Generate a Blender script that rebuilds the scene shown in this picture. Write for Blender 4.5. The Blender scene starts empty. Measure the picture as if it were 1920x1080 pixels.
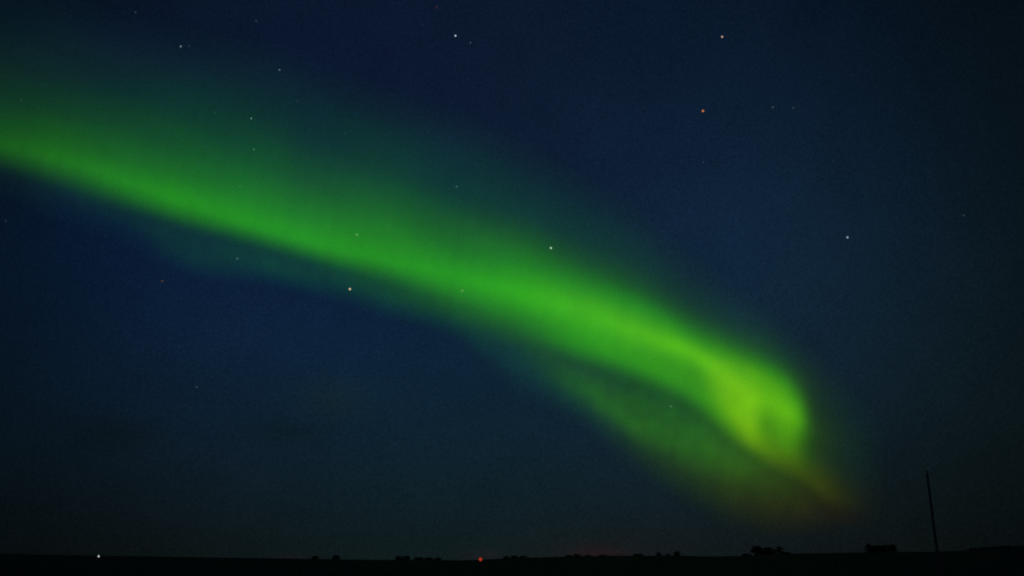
import bpy, math, random
import numpy as np
from mathutils import Vector, Matrix

# ---- light of the night sky and of the aurora, given per viewing direction (picture-plane units of the 1920 wide photo) ----
def lin(c):
    c = np.asarray(c, float) / 255.0
    return np.where(c <= 0.04045, c / 12.92, ((c + 0.055) / 1.055) ** 2.4)
def pchip(xk, yk, x):
    """monotone cubic interpolation; yk may carry trailing dimensions"""
    xk = np.asarray(xk, float); yk = np.asarray(yk, float)
    tail = yk.shape[1:]; Y = yk.reshape(len(xk), -1)
    h = np.diff(xk)[:, None]; d = np.diff(Y, axis=0) / h
    m = np.zeros_like(Y)
    m[0], m[-1] = d[0], d[-1]
    a, b = d[:-1], d[1:]; w1 = 2 * h[1:] + h[:-1]; w2 = h[1:] + 2 * h[:-1]
    ok = a * b > 0
    m[1:-1] = np.where(ok, (w1 + w2) / (w1 / np.where(ok, a, 1) + w2 / np.where(ok, b, 1)), 0)
    x = np.clip(x, xk[0], xk[-1])
    i = np.clip(np.searchsorted(xk, x) - 1, 0, len(xk) - 2)
    t = ((x - xk[i]) / h[i, 0])[:, None]; H = h[i]
    r = (2*t**3 - 3*t**2 + 1) * Y[i] + (t**3 - 2*t**2 + t) * H * m[i] + (-2*t**3 + 3*t**2) * Y[i+1] + (t**3 - t**2) * H * m[i+1]
    return r.reshape((len(x),) + tail)
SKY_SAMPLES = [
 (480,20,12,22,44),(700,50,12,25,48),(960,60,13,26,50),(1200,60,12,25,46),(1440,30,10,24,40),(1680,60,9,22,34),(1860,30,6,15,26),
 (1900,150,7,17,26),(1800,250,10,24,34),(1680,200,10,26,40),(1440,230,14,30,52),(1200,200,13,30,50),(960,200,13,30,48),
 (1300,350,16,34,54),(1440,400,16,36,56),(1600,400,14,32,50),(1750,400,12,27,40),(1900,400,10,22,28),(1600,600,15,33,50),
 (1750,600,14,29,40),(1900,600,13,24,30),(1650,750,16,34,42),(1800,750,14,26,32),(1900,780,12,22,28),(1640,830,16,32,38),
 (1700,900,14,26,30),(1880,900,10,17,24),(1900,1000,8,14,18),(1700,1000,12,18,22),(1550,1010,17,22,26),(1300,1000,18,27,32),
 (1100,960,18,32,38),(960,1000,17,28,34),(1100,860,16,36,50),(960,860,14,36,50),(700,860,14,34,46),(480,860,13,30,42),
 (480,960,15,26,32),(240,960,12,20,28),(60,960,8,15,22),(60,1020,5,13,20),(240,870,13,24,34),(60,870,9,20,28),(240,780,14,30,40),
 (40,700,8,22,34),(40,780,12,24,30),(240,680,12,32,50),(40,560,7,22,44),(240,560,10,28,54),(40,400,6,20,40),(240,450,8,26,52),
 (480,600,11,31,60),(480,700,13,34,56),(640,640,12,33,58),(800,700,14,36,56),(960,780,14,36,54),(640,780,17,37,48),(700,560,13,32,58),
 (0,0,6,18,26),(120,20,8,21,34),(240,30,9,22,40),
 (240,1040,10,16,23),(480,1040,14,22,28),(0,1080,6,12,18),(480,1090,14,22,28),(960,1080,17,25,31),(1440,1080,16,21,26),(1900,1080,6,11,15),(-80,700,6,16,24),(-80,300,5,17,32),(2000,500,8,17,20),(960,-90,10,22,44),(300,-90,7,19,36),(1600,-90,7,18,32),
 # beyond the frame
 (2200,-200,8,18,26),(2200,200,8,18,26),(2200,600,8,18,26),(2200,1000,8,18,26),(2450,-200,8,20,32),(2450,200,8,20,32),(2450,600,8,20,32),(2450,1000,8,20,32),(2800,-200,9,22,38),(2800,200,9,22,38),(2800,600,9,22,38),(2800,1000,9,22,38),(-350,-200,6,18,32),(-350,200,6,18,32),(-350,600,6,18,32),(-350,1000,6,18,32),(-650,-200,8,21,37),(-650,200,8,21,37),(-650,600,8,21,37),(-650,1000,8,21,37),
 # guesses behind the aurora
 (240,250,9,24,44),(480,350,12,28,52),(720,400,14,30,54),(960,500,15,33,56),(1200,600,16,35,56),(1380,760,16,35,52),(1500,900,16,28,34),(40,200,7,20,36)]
F = 1706.7; HORIZON = 1051.0
PITCH = np.arctan((HORIZON - 540) / F)
def direction(px, py):
    px = np.asarray(px, float); py = np.asarray(py, float)
    x = px - 960; u = 540 - py
    c, s = np.cos(PITCH), np.sin(PITCH)
    d = np.stack([x, F * c - u * s, F * s + u * c], -1)
    return d / np.linalg.norm(d, axis=-1, keepdims=True)
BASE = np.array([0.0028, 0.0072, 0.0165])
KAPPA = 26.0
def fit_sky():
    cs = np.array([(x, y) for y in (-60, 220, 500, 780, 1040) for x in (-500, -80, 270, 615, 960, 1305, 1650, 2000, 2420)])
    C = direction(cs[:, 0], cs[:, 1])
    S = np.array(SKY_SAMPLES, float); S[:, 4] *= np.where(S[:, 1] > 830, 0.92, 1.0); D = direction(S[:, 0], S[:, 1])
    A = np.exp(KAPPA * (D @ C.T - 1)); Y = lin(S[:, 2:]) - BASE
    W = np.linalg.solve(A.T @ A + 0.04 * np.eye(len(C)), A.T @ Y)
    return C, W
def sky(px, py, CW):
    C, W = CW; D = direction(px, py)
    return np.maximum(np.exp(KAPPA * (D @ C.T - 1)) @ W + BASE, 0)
Z = None
COLS = {
-420: [(-160,Z),(-60,(7,20,32)),(40,(9,26,33)),(105,(10,34,33)),(150,(12,44,32)),(185,(14,54,32)),(212,(11,38,34)),(235,(8,24,35)),(245,(8,22,35)),(265,(7,21,36)),(300,Z)],
0: [(-70,Z),(45,(8,26,35)),(125,(13,38,36)),(190,(15,54,36)),(236,(20,74,32)),(272,(25,92,30)),(299,(18,62,34)),(322,(10,30,38)),(333,(9,27,38)),(355,(8,24,38)),(390,Z)],
120: [(-40,Z),(66,(11,30,40)),(145,(14,42,42)),(208,(17,62,40)),(263,(24,88,34)),(305,(30,110,34)),(335,(22,76,40)),(360,(12,40,50)),(370,(12,37,50)),(395,(9,30,50)),(440,Z)],
240: [(0,Z),(100,(13,32,46)),(170,(13,46,45)),(235,(18,68,42)),(300,(26,100,40)),(342,(33,130,36)),(374,(24,90,42)),(398,(14,46,54)),(408,(13,43,54)),(432,(10,34,54)),(480,Z)],
360: [(20,Z),(120,(13,34,48)),(200,(14,54,48)),(270,(20,76,46)),(340,(28,110,42)),(385,(36,142,36)),(412,(26,96,42)),(434,(14,47,56)),(468,(15,52,57)),(500,(13,42,58)),(526,Z)],
480: [(40,Z),(150,(13,37,48)),(225,(15,52,48)),(300,(20,80,48)),(372,(30,116,44)),(425,(36,144,38)),(447,(26,98,44)),(466,(15,56,56)),(492,(16,59,58)),(517,(13,45,60)),(540,Z)],
600: [(80,Z),(200,(13,40,50)),(275,(16,54,52)),(350,(24,84,48)),(415,(32,122,44)),(458,(37,144,40)),(480,(28,104,44)),(498,(16,62,56)),(516,(17,62,58)),(538,(13,48,60)),(562,Z)],
720: [(130,Z),(235,(14,42,50)),(310,(17,60,52)),(375,(24,88,48)),(440,(33,122,42)),(488,(38,146,38)),(512,(30,108,44)),(532,(20,74,52)),(550,(19,66,54)),(577,(14,48,58)),(600,Z)],
840: [(170,Z),(280,(15,44,54)),(350,(16,56,54)),(420,(26,88,48)),(472,(32,120,42)),(517,(39,150,38)),(545,(34,122,42)),(570,(25,86,46)),(586,(22,72,50)),(608,(15,50,56)),(640,Z)],
960: [(220,Z),(330,(15,44,52)),(395,(18,58,54)),(445,(27,88,46)),(490,(32,119,42)),(545,(48,165,36)),(588,(37,128,40)),(628,(26,78,48)),(655,(20,60,58)),(690,(17,50,58)),(745,Z)],
1080: [(290,Z),(395,(16,46,54)),(445,(19,56,54)),(488,(26,80,46)),(528,(36,126,40)),(578,(65,175,36)),(612,(50,154,36)),(645,(40,136,36)),(684,(26,69,50)),(722,(29,82,44)),(757,(20,54,52)),(805,Z)],
1200: [(370,Z),(465,(18,48,54)),(510,(22,60,52)),(545,(27,84,44)),(572,(37,128,40)),(626,(75,175,33)),(655,(56,156,34)),(687,(45,137,34)),(722,(28,80,42)),(795,(39,99,36)),(835,(29,62,40)),(905,Z)],
1300: [(450,Z),(540,(20,48,54)),(580,(24,62,50)),(610,(32,92,42)),(635,(46,136,34)),(662,(86,182,29)),(690,(60,152,32)),(733,(50,139,31)),(770,(31,83,38)),(830,(38,94,34)),(890,(32,58,32)),(965,Z)],
1380: [(520,Z),(590,(21,50,56)),(625,(26,66,50)),(655,(38,104,38)),(677,(62,148,30)),(720,(108,186,28)),(780,(104,175,24)),(808,(76,140,24)),(838,(40,84,31)),(868,(43,86,28)),(925,(38,54,26)),(1005,Z)],
1410: [(540,Z),(612,(22,52,54)),(648,(30,74,46)),(676,(44,116,34)),(700,(78,162,28)),(750,(112,188,26)),(798,(107,172,22)),(827,(95,150,20)),(857,(42,84,28)),(884,(44,78,26)),(942,(36,47,24)),(1012,Z)],
1426: [(550,Z),(621,(22,52,52)),(658,(30,76,45)),(684,(44,120,33)),(708,(74,160,27)),(748,(103,184,25)),(800,(80,150,24)),(836,(86,138,20)),(867,(43,80,27)),(894,(43,72,25)),(947,(36,46,23)),(1016,Z)],
1440: [(560,Z),(630,(22,52,50)),(668,(30,78,44)),(692,(44,124,32)),(715,(74,160,28)),(752,(92,176,24)),(802,(67,134,24)),(845,(79,128,20)),(877,(43,74,26)),(908,(42,64,24)),(952,(36,44,22)),(1020,Z)],
1475: [(590,Z),(665,(22,54,48)),(695,(32,80,40)),(716,(46,122,30)),(737,(68,154,28)),(773,(93,177,24)),(832,(68,132,22)),(866,(65,98,20)),(897,(40,62,24)),(925,(38,54,22)),(958,(34,40,22)),(1020,Z)],
1500: [(610,Z),(690,(24,54,44)),(722,(34,74,38)),(743,(46,108,30)),(762,(60,138,26)),(790,(71,150,24)),(832,(53,108,22)),(884,(56,80,20)),(912,(37,51,22)),(936,(36,47,22)),(962,(32,37,22)),(1020,Z)],
1515: [(630,Z),(705,(24,52,42)),(735,(28,60,38)),(755,(34,72,34)),(775,(40,84,30)),(800,(43,92,28)),(840,(36,76,26)),(895,(51,70,20)),(922,(35,45,22)),(942,(34,42,22)),(965,(30,34,22)),(1016,Z)],
1535: [(640,Z),(720,(22,46,42)),(750,(24,50,38)),(770,(26,54,36)),(790,(29,57,32)),(815,(31,60,30)),(850,(32,58,28)),(909,(50,64,20)),(942,(32,38,21)),(952,(31,35,22)),(968,(28,31,22)),(1010,Z)],
1570: [(680,Z),(740,(19,40,42)),(765,(20,42,40)),(785,(22,44,38)),(805,(22,46,36)),(830,(23,46,34)),(865,(24,44,32)),(930,(39,47,18)),(960,(28,29,21)),(966,(27,28,21)),(974,(24,26,22)),(1004,Z)],
1610: [(720,Z),(760,(16,35,42)),(785,(16,36,40)),(805,(17,37,38)),(825,(18,37,37)),(848,(18,37,36)),(880,(19,35,33)),(948,(24,31,23)),(968,(20,25,22)),(972,(20,25,22)),(978,(19,24,23)),(998,Z)],
1680: [(760,Z),(790,Z),(810,Z),(825,Z),(840,Z),(860,Z),(885,Z),(930,Z),(962,Z),(970,Z),(978,Z),(992,Z)],
}
def aurora(xs, ys, CW):
    """emission (ny,nx,3), transmittance (ny,nx,3), share belonging to the lower band (ny,nx)"""
    xk = np.array(sorted(COLS), float); nk = 12
    Yk = np.zeros((len(xk), nk)); Ek = np.zeros((len(xk), nk, 3)); Tk = np.ones((len(xk), nk, 3))
    for i, x in enumerate(xk):
        col = list(COLS[int(x)])
        if len(col) == 11:          # plain columns: the lower rim lies half way down the lower edge
            (ya, ca), (yb, cb) = col[6], col[7]
            col.insert(7, (ya * 0.55 + yb * 0.45, tuple(0.5 * np.array(ca) + 0.5 * np.array(cb))))
        for k, (y, c) in enumerate(col):
            Yk[i, k] = y
            if c is None: continue
            t = lin(c); s = sky(x, y, CW)
            T = np.clip(t / np.maximum(s, 1e-5), 0.22, 1.0)
            Tk[i, k] = T; Ek[i, k] = np.maximum(t - T * s, 0)
    Y = pchip(xk, Yk, xs); E = pchip(xk, Ek ** 0.5, xs); T = pchip(xk, Tk, xs)
    out = np.zeros((len(ys), len(xs), 3)); tr = np.ones_like(out); low = np.zeros(out.shape[:2])
    for j in range(len(xs)):
        out[:, j] = (0.45 * pchip(Y[j], E[j], ys) + 0.55 * np.stack([np.interp(ys, Y[j], E[j][:, c]) for c in range(3)], 1)) ** 2
        tr[:, j] = pchip(Y[j], T[j], ys)
        c = Y[j, 8] + 2; w = np.clip((ys - (c - 16)) / 32, 0, 1); low[:, j] = w * w * (3 - 2 * w)
        o = (ys <= Y[j, 0]) | (ys >= Y[j, 11]); out[o, j] = 0; tr[o, j] = 1
    return out, tr, low
def blur(a, sy, sx):
    for ax, s in ((0, sy), (1, sx)):
        n = int(3 * s) + 1; k = np.exp(-0.5 * (np.arange(-n, n + 1) / s) ** 2); k /= k.sum()
        p = [(0, 0)] * a.ndim; p[ax] = (n, n); b = np.pad(a, p, mode='edge')
        a = sum(k[i] * np.take(b, range(i, i + a.shape[ax]), axis=ax) for i in range(2 * n + 1))
    return a

def unevenness(px, py, seed, size, n=26):
    """soft irregular field around 0, about +-1, features of the given size"""
    g = np.random.default_rng(seed); out = np.zeros(np.shape(px))
    for _ in range(n):
        a = g.uniform(0, 2 * np.pi); k = 2 * np.pi / (size * g.uniform(0.7, 1.9))
        out += np.cos(k * (px * np.cos(a) + py * np.sin(a)) + g.uniform(0, 6.28))
    return out / np.sqrt(n / 2)

SC = bpy.context.scene
COL = SC.collection
R = math.radians
EYE = 1.7

# ------------------------------------------------------------------ camera
cam_data = bpy.data.cameras.new("camera")
cam_data.sensor_width = 36.0
cam_data.lens = 36.0 * F / 1920.0
cam_data.clip_start = 0.1
cam_data.clip_end = 90000.0
cam = bpy.data.objects.new("camera", cam_data)
COL.objects.link(cam)
cam.location = (0, 0, EYE)
cam.rotation_euler = (math.pi / 2 + PITCH, 0, 0)
SC.camera = cam

# ------------------------------------------------------------------ night sky (no sun, no moon: the sky and the aurora are the light)
world = bpy.data.worlds.new("World")
SC.world = world
world.use_nodes = True
wn = world.node_tree.nodes; wl = world.node_tree.links
bg = wn["Background"]
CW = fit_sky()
tc = wn.new("ShaderNodeTexCoord")
def wmath(op, a, b=None, c=None):
    n = wn.new("ShaderNodeMath"); n.operation = op
    for i, v in enumerate((a, b, c)):
        if v is None: continue
        if isinstance(v, (int, float)): n.inputs[i].default_value = v
        else: wl.new(v, n.inputs[i])
    return n.outputs[0]
def wvec(op, a, b=None):
    n = wn.new("ShaderNodeVectorMath"); n.operation = op
    for i, v in enumerate((a, b)):
        if v is None: continue
        if isinstance(v, (tuple, list, np.ndarray)): n.inputs[i].default_value = tuple(float(q) for q in v)
        else: wl.new(v, n.inputs[i])
    return n
def wscale(colour, fac):
    n = wn.new("ShaderNodeVectorMath"); n.operation = 'SCALE'
    n.inputs[0].default_value = tuple(float(q) for q in colour); wl.new(fac, n.inputs['Scale'])
    return n.outputs[0]
dirn = wvec('NORMALIZE', tc.outputs['Generated']).outputs[0]
acc = None
for c, w in zip(*CW):                                   # night-sky gradient, with the lens's corner darkening put into its colours
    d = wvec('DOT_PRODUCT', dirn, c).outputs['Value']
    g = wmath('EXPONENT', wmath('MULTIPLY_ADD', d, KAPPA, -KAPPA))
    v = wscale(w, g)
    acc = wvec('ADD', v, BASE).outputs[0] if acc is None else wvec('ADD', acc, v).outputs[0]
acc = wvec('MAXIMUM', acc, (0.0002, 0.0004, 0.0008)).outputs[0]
def soft_patch(px, py, wide, tall, colour):              # light of towns beyond the horizon, thin cloud, painted halo of the red lamp
    c = direction(px, py); h = math.hypot(c[0], c[1]); side = (c[1] / h, -c[0] / h, 0)
    u = wmath('MULTIPLY', wvec('DOT_PRODUCT', dirn, side).outputs['Value'], F / wide)
    sep = wn.new("ShaderNodeSeparateXYZ"); wl.new(dirn, sep.inputs[0])
    t = wmath('MULTIPLY', wmath('SUBTRACT', sep.outputs[2], float(c[2])), F / tall)
    e = wmath('ADD', wmath('POWER', wmath('ABSOLUTE', u), 2.0), wmath('POWER', wmath('ABSOLUTE', t), 2.0))
    front = wmath('GREATER_THAN', wvec('DOT_PRODUCT', dirn, c).outputs['Value'], 0.5)
    return wscale(colour, wmath('MULTIPLY', front, wmath('EXPONENT', wmath('MULTIPLY', e, -1.0))))
for a in ((622, 748, 60, 34, (0.0012, 0.0018, -0.0065)), (535, 808, 75, 24, (-0.0004, -0.0022, -0.0075)), (228, 812, 70, 26, (-0.0002, -0.0016, -0.0055)),  # thin cloud
          (1120, 1042, 48, 18, (0.0088, -0.001, 0.0)), (1125, 1042, 160, 42, (0.0022, -0.0005, -0.001)),
          (545, 1048, 36, 9, (0.004, 0, 0.001)), (905, 1046, 38, 14, (0.004, 0, 0.001))):  # last one: halo painted into the sky behind the red lamp
    acc = wvec('ADD', acc, soft_patch(*a)).outputs[0]
# camera grain and broader mottling put into the sky's brightness
nz = wn.new("ShaderNodeTexNoise"); nz.inputs['Scale'].default_value = 420.0; nz.inputs['Detail'].default_value = 1.0
wl.new(dirn, nz.inputs['Vector'])
nb = wn.new("ShaderNodeTexNoise"); nb.inputs['Scale'].default_value = 16.0; nb.inputs['Detail'].default_value = 3.0
wl.new(dirn, nb.inputs['Vector'])
amp = wmath('ADD', wmath('MULTIPLY_ADD', nz.outputs['Fac'], 0.80, 0.60), wmath('MULTIPLY_ADD', nb.outputs['Fac'], 0.30, -0.15))
fin = wn.new("ShaderNodeVectorMath"); fin.operation = 'SCALE'
wl.new(acc, fin.inputs[0]); wl.new(amp, fin.inputs['Scale'])
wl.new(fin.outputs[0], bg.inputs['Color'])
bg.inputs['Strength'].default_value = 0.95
world.cycles.sampling_method = 'MANUAL'
world.cycles.sample_map_resolution = 256

SC.view_settings.view_transform = 'Standard'
SC.view_settings.look = 'None'
SC.view_settings.exposure = 0.0
SC.view_settings.gamma = 1.0
SC.view_settings.use_curve_mapping = False
SC.render.dither_intensity = 2.0
SC.cycles.transparent_max_bounces = 16
SC.cycles.pixel_filter_type = 'BLACKMAN_HARRIS'
SC.cycles.filter_width = 2.1

# ------------------------------------------------------------------ helpers
def material(name, colour, rough=0.9, noise=None):
    m = bpy.data.materials.new(name); m.use_nodes = True
    b = m.node_tree.nodes["Principled BSDF"]; n = m.node_tree.nodes; l = m.node_tree.links
    b.inputs['Roughness'].default_value = rough
    b.inputs['Specular IOR Level'].default_value = 0.15
    b.inputs['Base Color'].default_value = (*colour, 1)
    if noise:
        t = n.new("ShaderNodeTexCoord"); x = n.new("ShaderNodeTexNoise"); x.inputs['Scale'].default_value = noise
        x.inputs['Detail'].default_value = 6.0
        r = n.new("ShaderNodeValToRGB")
        r.color_ramp.elements[0].position = 0.3; r.color_ramp.elements[1].position = 0.7
        r.color_ramp.elements[0].color = (*[q * 0.6 for q in colour], 1)
        r.color_ramp.elements[1].color = (*[q * 1.4 for q in colour], 1)
        l.new(t.outputs['Object'], x.inputs['Vector']); l.new(x.outputs['Fac'], r.inputs[0]); l.new(r.outputs[0], b.inputs['Base Color'])
        bp = n.new("ShaderNodeBump"); bp.inputs['Strength'].default_value = 0.4; bp.inputs['Distance'].default_value = 0.05
        l.new(x.outputs['Fac'], bp.inputs['Height']); l.new(bp.outputs[0], b.inputs['Normal'])
    return m
def lamp_material(name, colour, strength):
    m = bpy.data.materials.new(name); m.use_nodes = True
    n = m.node_tree.nodes; n.clear()
    e = n.new("ShaderNodeEmission"); o = n.new("ShaderNodeOutputMaterial")
    e.inputs['Color'].default_value = (*colour, 1); e.inputs['Strength'].default_value = strength
    m.node_tree.links.new(e.outputs[0], o.inputs['Surface'])
    return m
def link_mesh(name, verts, faces, mat, parent=None, smooth=False):
    me = bpy.data.meshes.new(name); me.from_pydata([tuple(v) for v in verts], [], [tuple(f) for f in faces]); me.update()
    if mat: me.materials.append(mat)
    if smooth: me.polygons.foreach_set('use_smooth', [True] * len(me.polygons))
    o = bpy.data.objects.new(name, me); COL.objects.link(o)
    if parent: o.parent = parent
    return o
def tag(o, label=None, category=None, group=None, kind=None):
    for k, v in (('label', label), ('category', category), ('group', group), ('kind', kind)):
        if v: o[k] = v
    return o
def thing(name, label, category, loc=(0, 0, 0), group=None):
    o = bpy.data.objects.new(name, None); COL.objects.link(o); o.location = loc; o.empty_display_size = 0.5
    return tag(o, label, category, group)
def tube(rings, n=12):
    """rings of (x, y, z, radius); closed ends"""
    v = []; f = []
    for (x, y, z, r) in rings:
        v += [(x + r * math.cos(2 * math.pi * k / n), y + r * math.sin(2 * math.pi * k / n), z) for k in range(n)]
    for i in range(len(rings) - 1):
        for k in range(n):
            a = i * n + k; b = i * n + (k + 1) % n
            f.append((a, b, b + n, a + n))
    f.append(tuple(range(n - 1, -1, -1))); f.append(tuple(len(v) - n + k for k in range(n)))
    return v, f
def join(*parts):
    v = []; f = []
    for pv, pf in parts:
        o = len(v); v += list(pv); f += [tuple(i + o for i in q) for q in pf]
    return v, f
def box(x0, x1, y0, y1, z0, z1):
    v = [(x, y, z) for z in (z0, z1) for y in (y0, y1) for x in (x0, x1)]
    return v, [(0, 2, 3, 1), (4, 5, 7, 6), (0, 1, 5, 4), (2, 6, 7, 3), (0, 4, 6, 2), (1, 3, 7, 5)]
def globe(r, seg=20, rings=12, squash=1.0, cz=0.0):
    v = [(0, 0, cz + r * squash)]; f = []
    for i in range(1, rings):
        a = math.pi * i / rings
        v += [(r * math.sin(a) * math.cos(2 * math.pi * k / seg), r * math.sin(a) * math.sin(2 * math.pi * k / seg), cz + r * squash * math.cos(a)) for k in range(seg)]
    v.append((0, 0, cz - r * squash))
    for k in range(seg): f.append((0, 1 + k, 1 + (k + 1) % seg))
    for i in range(rings - 2):
        for k in range(seg):
            a = 1 + i * seg + k; b = 1 + i * seg + (k + 1) % seg
            f.append((a, a + seg, b + seg, b))
    z = len(v) - 1
    for k in range(seg): f.append((z, z - seg + (k + 1) % seg, z - seg + k))
    return v, f
def ray(px, py, dist):
    """world point at horizontal distance dist in the viewing direction"""
    d = direction(px, py); h = math.hypot(d[0], d[1])
    return Vector((d[0] / h * dist, d[1] / h * dist, EYE + d[2] / h * dist))

# ------------------------------------------------------------------ ground: one prairie sheet with a low swell 900 m away
CREST = 900.0
SKYLINE = [(-300, 1036), (0, 1038.5), (100, 1040.5), (200, 1042.2), (300, 1043.8), (400, 1045.4), (480, 1046.3), (600, 1048), (700, 1049.6), (780, 1050),
           (860, 1050.4), (940, 1047.5), (1000, 1045.4), (1060, 1043.8), (1150, 1042.4), (1250, 1042), (1340, 1043.4), (1400, 1042.4), (1490, 1038.4),
           (1560, 1037.4), (1620, 1036.2), (1680, 1035.4), (1770, 1034.6), (1810, 1032.5), (1850, 1030), (1900, 1027.5), (2200, 1029)]
_az = []; _hh = []
for px, py in SKYLINE:
    d = direction(px, py); _az.append(math.atan2(d[0], d[1])); _hh.append(EYE + d[2] / math.hypot(d[0], d[1]) * CREST)
def swell(az):
    return float(pchip(_az, _hh, np.array([az]))[0])
def ground_height(x, y):
    r = math.hypot(x, y); az = math.atan2(x, y)
    t = min(1.0, max(0.0, (r - 320.0) / (CREST - 320.0))); t = t * t * (3 - 2 * t)
    u = 0.06 * math.sin(x * 0.31 + 1.3) * math.sin(y * 0.27) + 0.10 * math.sin(x * 0.083) * math.sin(y * 0.061 + 0.7)
    return swell(az) * t + u * min(1.0, r / 15.0) * (1.0 - 0.8 * t)
radii = [0.0, 1.0] + list(np.geomspace(2.0, 300.0, 40)) + list(np.linspace(320, 1000, 24)) + [1200, 1600, 2300, 3500, 5500, 8000, 11000]
NA = 540
fine_angs = [R(a) for a in np.linspace(-40, 40, 361)]
rest = [R(a) for a in np.linspace(40, 320, NA - 361 + 2)[1:-1]]
angs = fine_angs + rest; NA = len(angs)
gv = [(0, 0, ground_height(0, 0))]; gf = []
for r in radii[1:]:
    for a in angs:
        x, y = r * math.sin(a), r * math.cos(a); gv.append((x, y, ground_height(x, y)))
for k in range(NA): gf.append((0, 1 + (k + 1) % NA, 1 + k))
for i in range(len(radii) - 2):
    for k in range(NA):
        a = 1 + i * NA + k; b = 1 + i * NA + (k + 1) % NA
        gf.append((a, b, b + NA, a + NA))
m_soil = material("dark_prairie_soil", (0.085, 0.055, 0.032), 1.0, 0.9)
tag(link_mesh("ground", gv, gf, m_soil, smooth=True), kind='structure')

# ------------------------------------------------------------------ aurora: glowing gas, two curtains far beyond the field
def aurora_material():
    m = bpy.data.materials.new("glowing_gas"); m.use_nodes = True
    n = m.node_tree.nodes; l = m.node_tree.links; n.clear()
    o = n.new("ShaderNodeOutputMaterial"); e = n.new("ShaderNodeEmission"); t = n.new("ShaderNodeBsdfTransparent"); a = n.new("ShaderNodeAddShader")
    g = n.new("ShaderNodeAttribute"); g.attribute_name = "gas_light"
    p = n.new("ShaderNodeAttribute"); p.attribute_name = "gas_clearness"
    tc = n.new("ShaderNodeTexCoord"); nz = n.new("ShaderNodeTexNoise"); nz.inputs['Scale'].default_value = 0.030; nz.inputs['Detail'].default_value = 2.0
    mm = n.new("ShaderNodeMath"); mm.operation = 'MULTIPLY_ADD'; mm.inputs[1].default_value = 0.36; mm.inputs[2].default_value = 0.82
    l.new(tc.outputs['Object'], nz.inputs['Vector']); l.new(nz.outputs['Fac'], mm.inputs[0]); l.new(mm.outputs[0], e.inputs['Strength'])
    l.new(g.outputs['Color'], e.inputs['Color']); l.new(p.outputs['Color'], t.inputs['Color'])
    l.new(e.outputs[0], a.inputs[0]); l.new(t.outputs[0], a.inputs[1]); l.new(a.outputs[0], o.inputs['Surface'])
    m.cycles.emission_sampling = 'NONE'
    return m
m_gas = aurora_material()
STEP = 5.0
xs = np.arange(-420, 1690, STEP); ys = np.arange(-165, 1030, STEP)
E, T, LOW = aurora(xs, ys, CW)
E = blur(E, 1.2, 1.3); T = blur(T, 1.6, 2.4)
E *= np.clip((xs + 420) / 220, 0, 1)[None, :, None]
tot = E.sum(2); q = np.clip((tot - 0.0003) / 0.0012, 0, 1); E *= (q * q * (3 - 2 * q))[..., None]
PX, PY = np.meshgrid(xs, ys)
D = direction(PX, PY)
H = D / np.linalg.norm(D[..., :2], axis=-1, keepdims=True)
rays = unevenness(PX + 0.18 * PY, PY * 0.06, 4, 26)                     # faint rays leaning with the field lines
patch = unevenness(PX * 0.8 - PY * 0.3, PY * 1.2 - PX * 0.5, 9, 95)    # broad patches along the bands
speck = unevenness(PX, PY, 12, 34)
E *= (1 + (1 - LOW) * (0.013 * rays + 0.026 * patch + 0.012 * speck) + LOW * (0.03 * rays + 0.075 * patch + 0.045 * speck)).clip(0.4, 1.6)[..., None]
NEAR = 14000 + 6500 * np.clip((PX + 200) / 1800, 0, 1) ** 1.3           # the curtain runs away from the camera towards the right
aur = thing("aurora", "broad green aurora sweeping from upper left down to a yellow-green curl above the horizon", "aurora",
            (0, 15000, 0))
def curtain(name, share, offset, label):
    e = E * share[..., None]; t = T ** share[..., None]
    keep_v = e.sum(2) > 1e-4
    kf = keep_v[:-1, :-1] | keep_v[1:, :-1] | keep_v[:-1, 1:] | keep_v[1:, 1:]
    used = np.zeros(keep_v.shape, bool)
    for a in (slice(None, -1), slice(1, None)):
        for b in (slice(None, -1), slice(1, None)): used[a, b] |= kf
    thick = 900.0 * np.clip(e.sum(2) / 0.10, 0, 1) ** 0.5 * keep_v      # thin at the rim, thick where it shines
    s = np.sqrt(t); e2 = e / (1 + s)
    idx = -np.ones(used.shape, int); idx[used] = np.arange(used.sum()); n0 = int(used.sum())
    org = np.array([0, 0, EYE]) - np.array(aur.location)
    front = (H * (NEAR + offset)[..., None] + org)[used]
    back = (H * (NEAR + offset + 20 + thick)[..., None] + org)[used]
    V = np.concatenate([front, back])
    iy, ix = np.nonzero(kf)
    a, b, c, d = idx[iy, ix], idx[iy, ix + 1], idx[iy + 1, ix + 1], idx[iy + 1, ix]
    FA = np.concatenate([np.stack([a, d, c, b], 1), np.stack([a, b, c, d], 1) + n0])
    cnt = {}                                                            # rim: close the two skins
    for p, r in ((a, b), (b, c), (c, d), (d, a)):
        for u, v in zip(p.tolist(), r.tolist()):
            if (v, u) in cnt: del cnt[(v, u)]
            else: cnt[(u, v)] = 1
    FA = FA.tolist() + [(u, v, v + n0, u + n0) for (u, v) in cnt]
    o = link_mesh(name, V.tolist(), FA, m_gas, aur, smooth=True)
    for an, src in (("gas_light", e2[used]), ("gas_clearness", s[used])):
        at = o.data.attributes.new(an, 'FLOAT_COLOR', 'POINT')
        arr = np.ones((2 * n0, 4), np.float32); arr[:n0, :3] = src; arr[n0:, :3] = src
        at.data.foreach_set('color', arr.ravel())
    o['label'] = label
    return o
curtain("bright_band", 1 - LOW, 0.0, "bright green upper band with a sharp lower edge and a folded right end")
curtain("faint_band", LOW, 1500.0, "faint dark green band trailing below the bright one")

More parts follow.
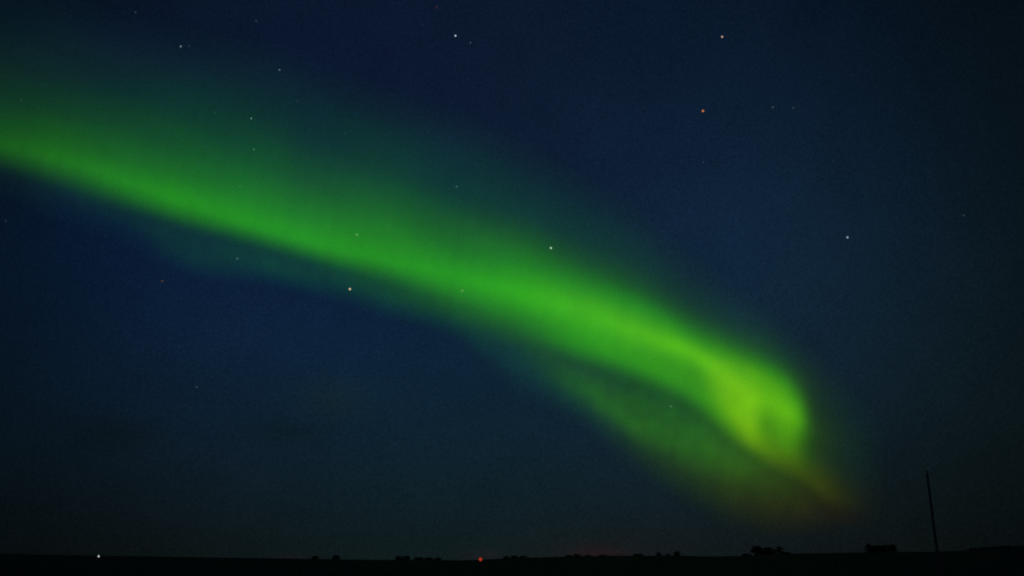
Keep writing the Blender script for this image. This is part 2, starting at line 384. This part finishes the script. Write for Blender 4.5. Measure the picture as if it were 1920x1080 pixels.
# ------------------------------------------------------------------ stars
m_star = bpy.data.materials.new("star_light"); m_star.use_nodes = True
_n = m_star.node_tree.nodes; _n.clear()
_e = _n.new("ShaderNodeEmission"); _o = _n.new("ShaderNodeOutputMaterial"); _i = _n.new("ShaderNodeObjectInfo")
m_star.node_tree.links.new(_i.outputs['Color'], _e.inputs['Color']); m_star.node_tree.links.new(_e.outputs[0], _o.inputs['Surface'])
m_star.cycles.emission_sampling = 'NONE'
STARS = [  # px, py, diameter, colour, label
 (854, 67, 4.2, (190, 205, 225), "bright white star near the top edge, left of centre, brightest in the dark upper sky"),
 (882, 80, 4.0, (62, 74, 92), "dim grey star just right of and below the bright white top star"),
 (819, 14, 5.5, (56, 34, 42), "dull reddish brown star touching the top edge left of centre"),
 (792, 46, 3.6, (40, 48, 72), "faint blue star between the reddish top-edge star and the bright white one"),
 (1354, 69, 4.2, (215, 180, 165), "pinkish white star high in the sky right of centre"),
 (1318, 208, 5.2, (205, 128, 66), "bright orange star in the dark sky right of centre"),
 (1319, 304, 3.4, (48, 66, 78), "faint star far below the bright orange star"),
 (1449, 201, 3.6, (82, 86, 96), "left star of the dim pair right of the orange star"),
 (1487, 202, 3.6, (58, 72, 80), "right, fainter star of the dim pair right of the orange star"),
 (1589, 445, 4.6, (150, 176, 190), "bright bluish white star alone in the dark sky above the aurora's right end"),
 (1807, 404, 4.4, (48, 60, 66), "dim grey star near the right edge of the sky"),
 (1033, 465, 4.4, (190, 240, 200), "bright mint white star just above the middle of the aurora"),
 (856, 350, 4.0, (72, 104, 106), "dim star above the aurora left of the mint white star"),
 (669, 440, 4.4, (110, 170, 110), "pale green star inside the aurora just above its bright ridge"),
 (656, 542, 5.0, (225, 205, 160), "bright cream star just below the aurora's lower edge left of centre"),
 (867, 545, 4.6, (108, 160, 88), "small tan green star on the aurora's lower fringe right of the cream star"),
 (304, 527, 5.0, (72, 54, 46), "brownish dim star in the dark blue sky left of the faint under-glow"),
 (445, 485, 4.0, (74, 120, 118), "pale teal star in the faint glow under the aurora's left half"),
 (471, 222, 4.0, (92, 136, 130), "teal star, upper of two stars in vertical line above the aurora's left half"),
 (476, 280, 4.0, (66, 124, 96), "teal green star, lower of two stars in vertical line above the aurora's left half"),
 (524, 131, 4.0, (86, 108, 122), "blue grey star in the upper sky above the vertical teal pair"),
 (339, 87, 4.2, (112, 132, 144), "pale blue white star in the upper left sky, brighter of a close pair"),
 (355, 86, 3.4, (46, 62, 74), "very faint companion right beside the pale star in the upper left sky"),
 (254, 23, 4.0, (54, 64, 76), "faint grey star near the top edge on the left"),
 (480, 39, 3.8, (56, 68, 88), "faint blue star near the top edge above the blue grey star"),
 (335, 313, 4.2, (40, 112, 40), "olive green speck of a star within the aurora's left part"),
 (450, 350, 3.6, (50, 132, 72), "faint green star within the glow just above the left ridge"),
 (369, 726, 4.4, (48, 70, 82), "faint grey blue star alone low in the dark left sky"),
 (1258, 762, 5.0, (66, 124, 66), "soft green star in the dark gap between the aurora's two bands"),
 (11, 414, 4.4, (36, 52, 62), "faint star at the left edge below the aurora"),
 (40, 188, 4.0, (42, 72, 48), "faint olive star near the left edge above the aurora"),
 (403, 211, 3.6, (40, 78, 70), "very faint star left of the upper teal star of the vertical pair"),
 (556, 190, 3.6, (34, 62, 68), "very faint star right of and above the vertical teal pair"),
 (648, 250, 4.2, (32, 64, 66), "very faint star in the glow high above the aurora's middle left"),
 (573, 572, 4.0, (34, 52, 78), "very faint blue star below and left of the cream star"),
 (335, 650, 4.0, (34, 48, 46), "very faint olive star low in the left sky above the grey blue one"),
]
SKY_R = 12500.0
star_mesh = None
for px, py, dia, rgb, label in STARS:
    d = Vector(direction(px, py)); dist = SKY_R / math.hypot(d.x, d.y); rad = 0.39 * dia / F * dist * (F / math.hypot(F, math.hypot(px - 960, py - 540)))
    if star_mesh is None:
        o = link_mesh("star", *globe(1.0, 12, 8), m_star, smooth=True); star_mesh = o.data
    else:
        o = bpy.data.objects.new("star", star_mesh); COL.objects.link(o)
    o.location = Vector((0, 0, EYE)) + d * dist
    o.scale = (rad, rad, rad)
    o.color = (*[float(q) * 0.95 for q in lin(rgb)], 1)
    tag(o, label, "star", "stars in the night sky")

# ------------------------------------------------------------------ trees and bushes on the skyline
m_bark = material("bark", (0.06, 0.045, 0.035), 0.95, 3.0)
m_leaf = material("leaves", (0.045, 0.06, 0.03), 0.9, 0.6)
def tree_meshes(seed, height, width, stems, clumps, leaves, flat):
    """trunk with limbs, crown of separate leaf faces gathered in clumps"""
    rng = random.Random(seed)
    parts = []; centres = []
    for s in range(stems):
        bx = (s - (stems - 1) / 2) * width * 0.16; top = height * 0.62
        lean = rng.uniform(-.5, .5)
        parts.append(tube([(bx, 0, -0.4, 0.05 * height * .5), (bx + lean * .3, 0.1, top * .5, 0.018 * height), (bx + lean, 0.2, top, 0.006 * height)], 8))
        for _ in range(4):
            a = rng.uniform(0, 6.28); z0 = top * rng.uniform(.4, .8); L = width * rng.uniform(.18, .34)
            p0 = Vector((bx + lean * z0 / top, .15, z0)); p1 = p0 + Vector((L * math.cos(a), L * math.sin(a), height * .18))
            w = Vector((0, 0, .012 * height)); v = []
            for p, k in ((p0, 1.0), (p1, .35)):
                v += [p + w * k, p + Vector((w.z * k, 0, -w.z * k)), p + Vector((-w.z * k, 0, -w.z * k))]
            parts.append((v, [(0, 1, 4, 3), (1, 2, 5, 4), (2, 0, 3, 5), (3, 4, 5)]))
    for _ in range(clumps):
        cr = width * rng.uniform(.08, .15)
        zz = rng.uniform(.06, .97) * height; k = (1 - (max(0.0, zz / height - .35) / .66) ** (2.6 if flat else 2.0)) ** .5 if zz < height else 0
        a = rng.uniform(0, 6.28); rr = math.sqrt(rng.random()) * width * .40 * k
        centres.append((Vector((rr * math.cos(a), rr * math.sin(a), min(zz, height - cr * .6))), cr))
    v = []; f = []
    for c, cr in centres:
        for _ in range(leaves):
            n = Vector((rng.gauss(0, 1), rng.gauss(0, 1), rng.gauss(0, .8))).normalized()
            p = c + n * cr * rng.random() ** .45
            p.z = max(.05, p.z)
            t = n.cross(Vector((rng.random(), rng.random(), 1))).normalized(); b = n.cross(t); s = height * rng.uniform(.03, .065)
            i = len(v); v += [p - t * s, p + b * s * .6, p + t * s, p - b * s * .6]; f.append((i, i + 1, i + 2, i + 3))
    return join(*parts), (v, f)
PROTO = {}
for kind, args in {'tree': (3, 10.0, 9.0, 1, 60, 60, False), 'tall': (5, 10.0, 6.5, 1, 50, 60, False),
                   'broad': (8, 8.0, 13.0, 2, 75, 60, True), 'bush': (11, 4.0, 7.0, 3, 60, 46, True)}.items():
    PROTO[kind] = (args, None)
def plant(kind, px, top, wide, label, group, dist=880.0):
    args, made = PROTO[kind]; height, width = args[1], args[2]
    base = ray(px, top, dist); g = ground_height(base.x, base.y)
    h = max(1.2, base.z - g + 0.15); w = wide / F * dist
    name = 'bush' if kind == 'bush' else 'tree'
    if made is None:
        root = thing(name, label, name, (0, 0, 0), group)
        trunk, crown = tree_meshes(*args)
        a = link_mesh('trunk', *trunk, m_bark, root, True); b = link_mesh('crown', *crown, m_leaf, root)
        PROTO[kind] = (args, (root, a, b))
    else:
        root = made[0].copy(); COL.objects.link(root)
        for c in made[1:]:
            k = c.copy(); COL.objects.link(k); k.parent = root
        tag(root, label, name, group)
    root.location = (base.x, base.y, g - 0.05)
    root.scale = (w / width, w / width, h / height)
    root.rotation_euler = (0, 0, random.Random(int(px * 7)).uniform(0, 6.28))
G1 = "trees in the dark clump below the aurora's end"; G2 = "trees of the flat-topped clump left of the utility pole"
G3 = "bushes on the rise at the right edge"; G4 = "small distant bushes along the horizon"
for a in [
 ('bush', 1399, 1038.5, 22, "low bush at the left foot of the clump below the aurora's end", G1),
 ('tree', 1419, 1024, 25, "rounded tall tree at the left of the clump below the aurora's end", G1),
 ('broad', 1440, 1027, 28, "broad middle tree of the clump below the aurora's end", G1),
 ('tall', 1461, 1025, 17, "narrow tall tree at the right of the clump below the aurora's end", G1),
 ('bush', 1475, 1035.5, 20, "low bush at the right foot of the clump below the aurora's end", G1),
 ('tall', 1628, 1020, 14, "narrow tree at the left end of the flat-topped clump near the pole", G2),
 ('broad', 1642, 1023.4, 26, "broad tree left of the middle of the flat-topped clump near the pole", G2),
 ('broad', 1659, 1022.6, 26, "broad tree right of the middle of the flat-topped clump near the pole", G2),
 ('tree', 1673, 1021, 17, "rounded tree at the right end of the flat-topped clump near the pole", G2),
 ('bush', 1826, 1028, 24, "first bush at the left start of the rise on the far right", G3),
 ('bush', 1852, 1025.8, 34, "wide second bush from the left on the rise at the far right", G3),
 ('bush', 1883, 1023.6, 36, "tallest wide bush on the rise at the far right", G3),
 ('bush', 1912, 1023.8, 30, "bush cut by the right edge of the picture on the rise", G3),
 ('bush', 592, 1042.5, 17, "left of two small lone bushes between the white lamp and the red lamp", G4),
 ('bush', 631, 1041.5, 18, "right of two small lone bushes between the white lamp and the red lamp", G4),
 ('bush', 748, 1043, 18, "leftmost bush of the long low row left of the red lamp", G4),
 ('bush', 763, 1042.5, 18, "second and tallest bush of the long low row left of the red lamp", G4),
 ('bush', 784, 1045, 24, "third bush of the long low row left of the red lamp", G4),
 ('bush', 804, 1045.5, 22, "fourth bush of the long low row left of the red lamp", G4),
 ('bush', 822, 1045.5, 16, "last bush of the long low row, nearest the red lamp", G4),
 ('bush', 950, 1043, 16, "first bush right of the red lamp", G4),
 ('bush', 964, 1041.8, 18, "second bush right of the red lamp", G4),
 ('bush', 981, 1042.3, 18, "third bush right of the red lamp, ending its short row", G4),
 ('bush', 1066, 1040.5, 16, "left bush of the three in front of the red town glow", G4),
 ('bush', 1082, 1039.3, 19, "tallest middle bush of the three in front of the red town glow", G4),
 ('bush', 1103, 1041, 17, "right bush of the three in front of the red town glow", G4),
 ('bush', 1130, 1041, 20, "lone bush just right of the red town glow's centre", G4),
 ('bush', 1197, 1038.5, 24, "wide bush midway between the red town glow and the tree clump", G4),
 ('tall', 1235, 1036, 13, "narrow small tree right of the wide bush past the town glow", G4),
 ('tall', 1252, 1038.5, 10, "shortest thin tree between two others past the town glow", G4),
 ('tall', 1269, 1034, 15, "rightmost and tallest small tree before the big tree clump", G4),
]: plant(*a)

# ------------------------------------------------------------------ utility pole
m_wood = material("weathered_pole_wood", (0.30, 0.28, 0.26), 0.9, 2.5)
m_metal = material("galvanised_metal", (0.25, 0.25, 0.26), 0.5, 6.0)
m_glass = material("brown_porcelain", (0.08, 0.04, 0.03), 0.25)
PD = 105.0
top = ray(1737.3, 881, PD); pg = ground_height(top.x, top.y)
ph = top.z - pg - 0.30
pole = thing("utility_pole", "tall bare wooden utility pole standing alone at the far right", "utility pole", (top.x, top.y, pg))
link_mesh("shaft", *tube([(0, 0, -0.6, .155), (0, 0, 0, .15), (0, 0, ph * .5, .132), (0, 0, ph - .04, .112), (0, 0, ph, .095)], 16), m_wood, pole, True)
br = link_mesh("insulator_bracket", *join(tube([(0, 0, ph + .002, .018), (0, 0, ph + .12, .018)], 8), box(-.03, .03, -.135, -.128, ph - .5, ph - .05)), m_metal, pole)
link_mesh("insulator", *tube([(0, 0, ph + .10, .07), (0, 0, ph + .14, .10), (0, 0, ph + .17, .06), (0, 0, ph + .20, .09), (0, 0, ph + .27, .05), (0, 0, ph + .30, .02)], 14), m_glass, br, True)
zb = ph - 4.0
link_mesh("cable_clamp", *join(tube([(0, 0, zb - .05, .15), (0, 0, zb + .05, .15)], 16), box(-.18, .18, -.2, -.151, zb - .04, zb + .04)), m_metal, pole)

# ------------------------------------------------------------------ two lit lamps in the field
def lamp(name, label, px, py, dist, rad, squash, colour, rim):
    c = ray(px, py, dist); g = ground_height(c.x, c.y); h = c.z - g
    root = thing(name, label, "lamp", (c.x, c.y, g))
    link_mesh("post", *tube([(0, 0, -.3, .06), (0, 0, .1, .05), (0, 0, h - rad * squash - .02, .04)], 10), m_metal, root, True)
    link_mesh("cap", *tube([(0, 0, h + rad * squash * .96, rad * .45), (0, 0, h + rad * squash + .03, rad * .2)], 12), m_metal, root, True)
    link_mesh("globe", *globe(rad, 20, 12, squash, h), lamp_material(name + "_light", tuple(float(q) for q in lin(colour)), 1.1), root, True)
lamp("yard_lamp", "small white lamp shining on the dark horizon at far left", 185, 1043, 250.0, .15, 1.5, (222, 232, 228), .1)
lamp("warning_lamp", "round red lamp glowing low on the horizon left of centre", 901, 1048.7, 120.0, .20, 1.0, (168, 46, 30), .1)
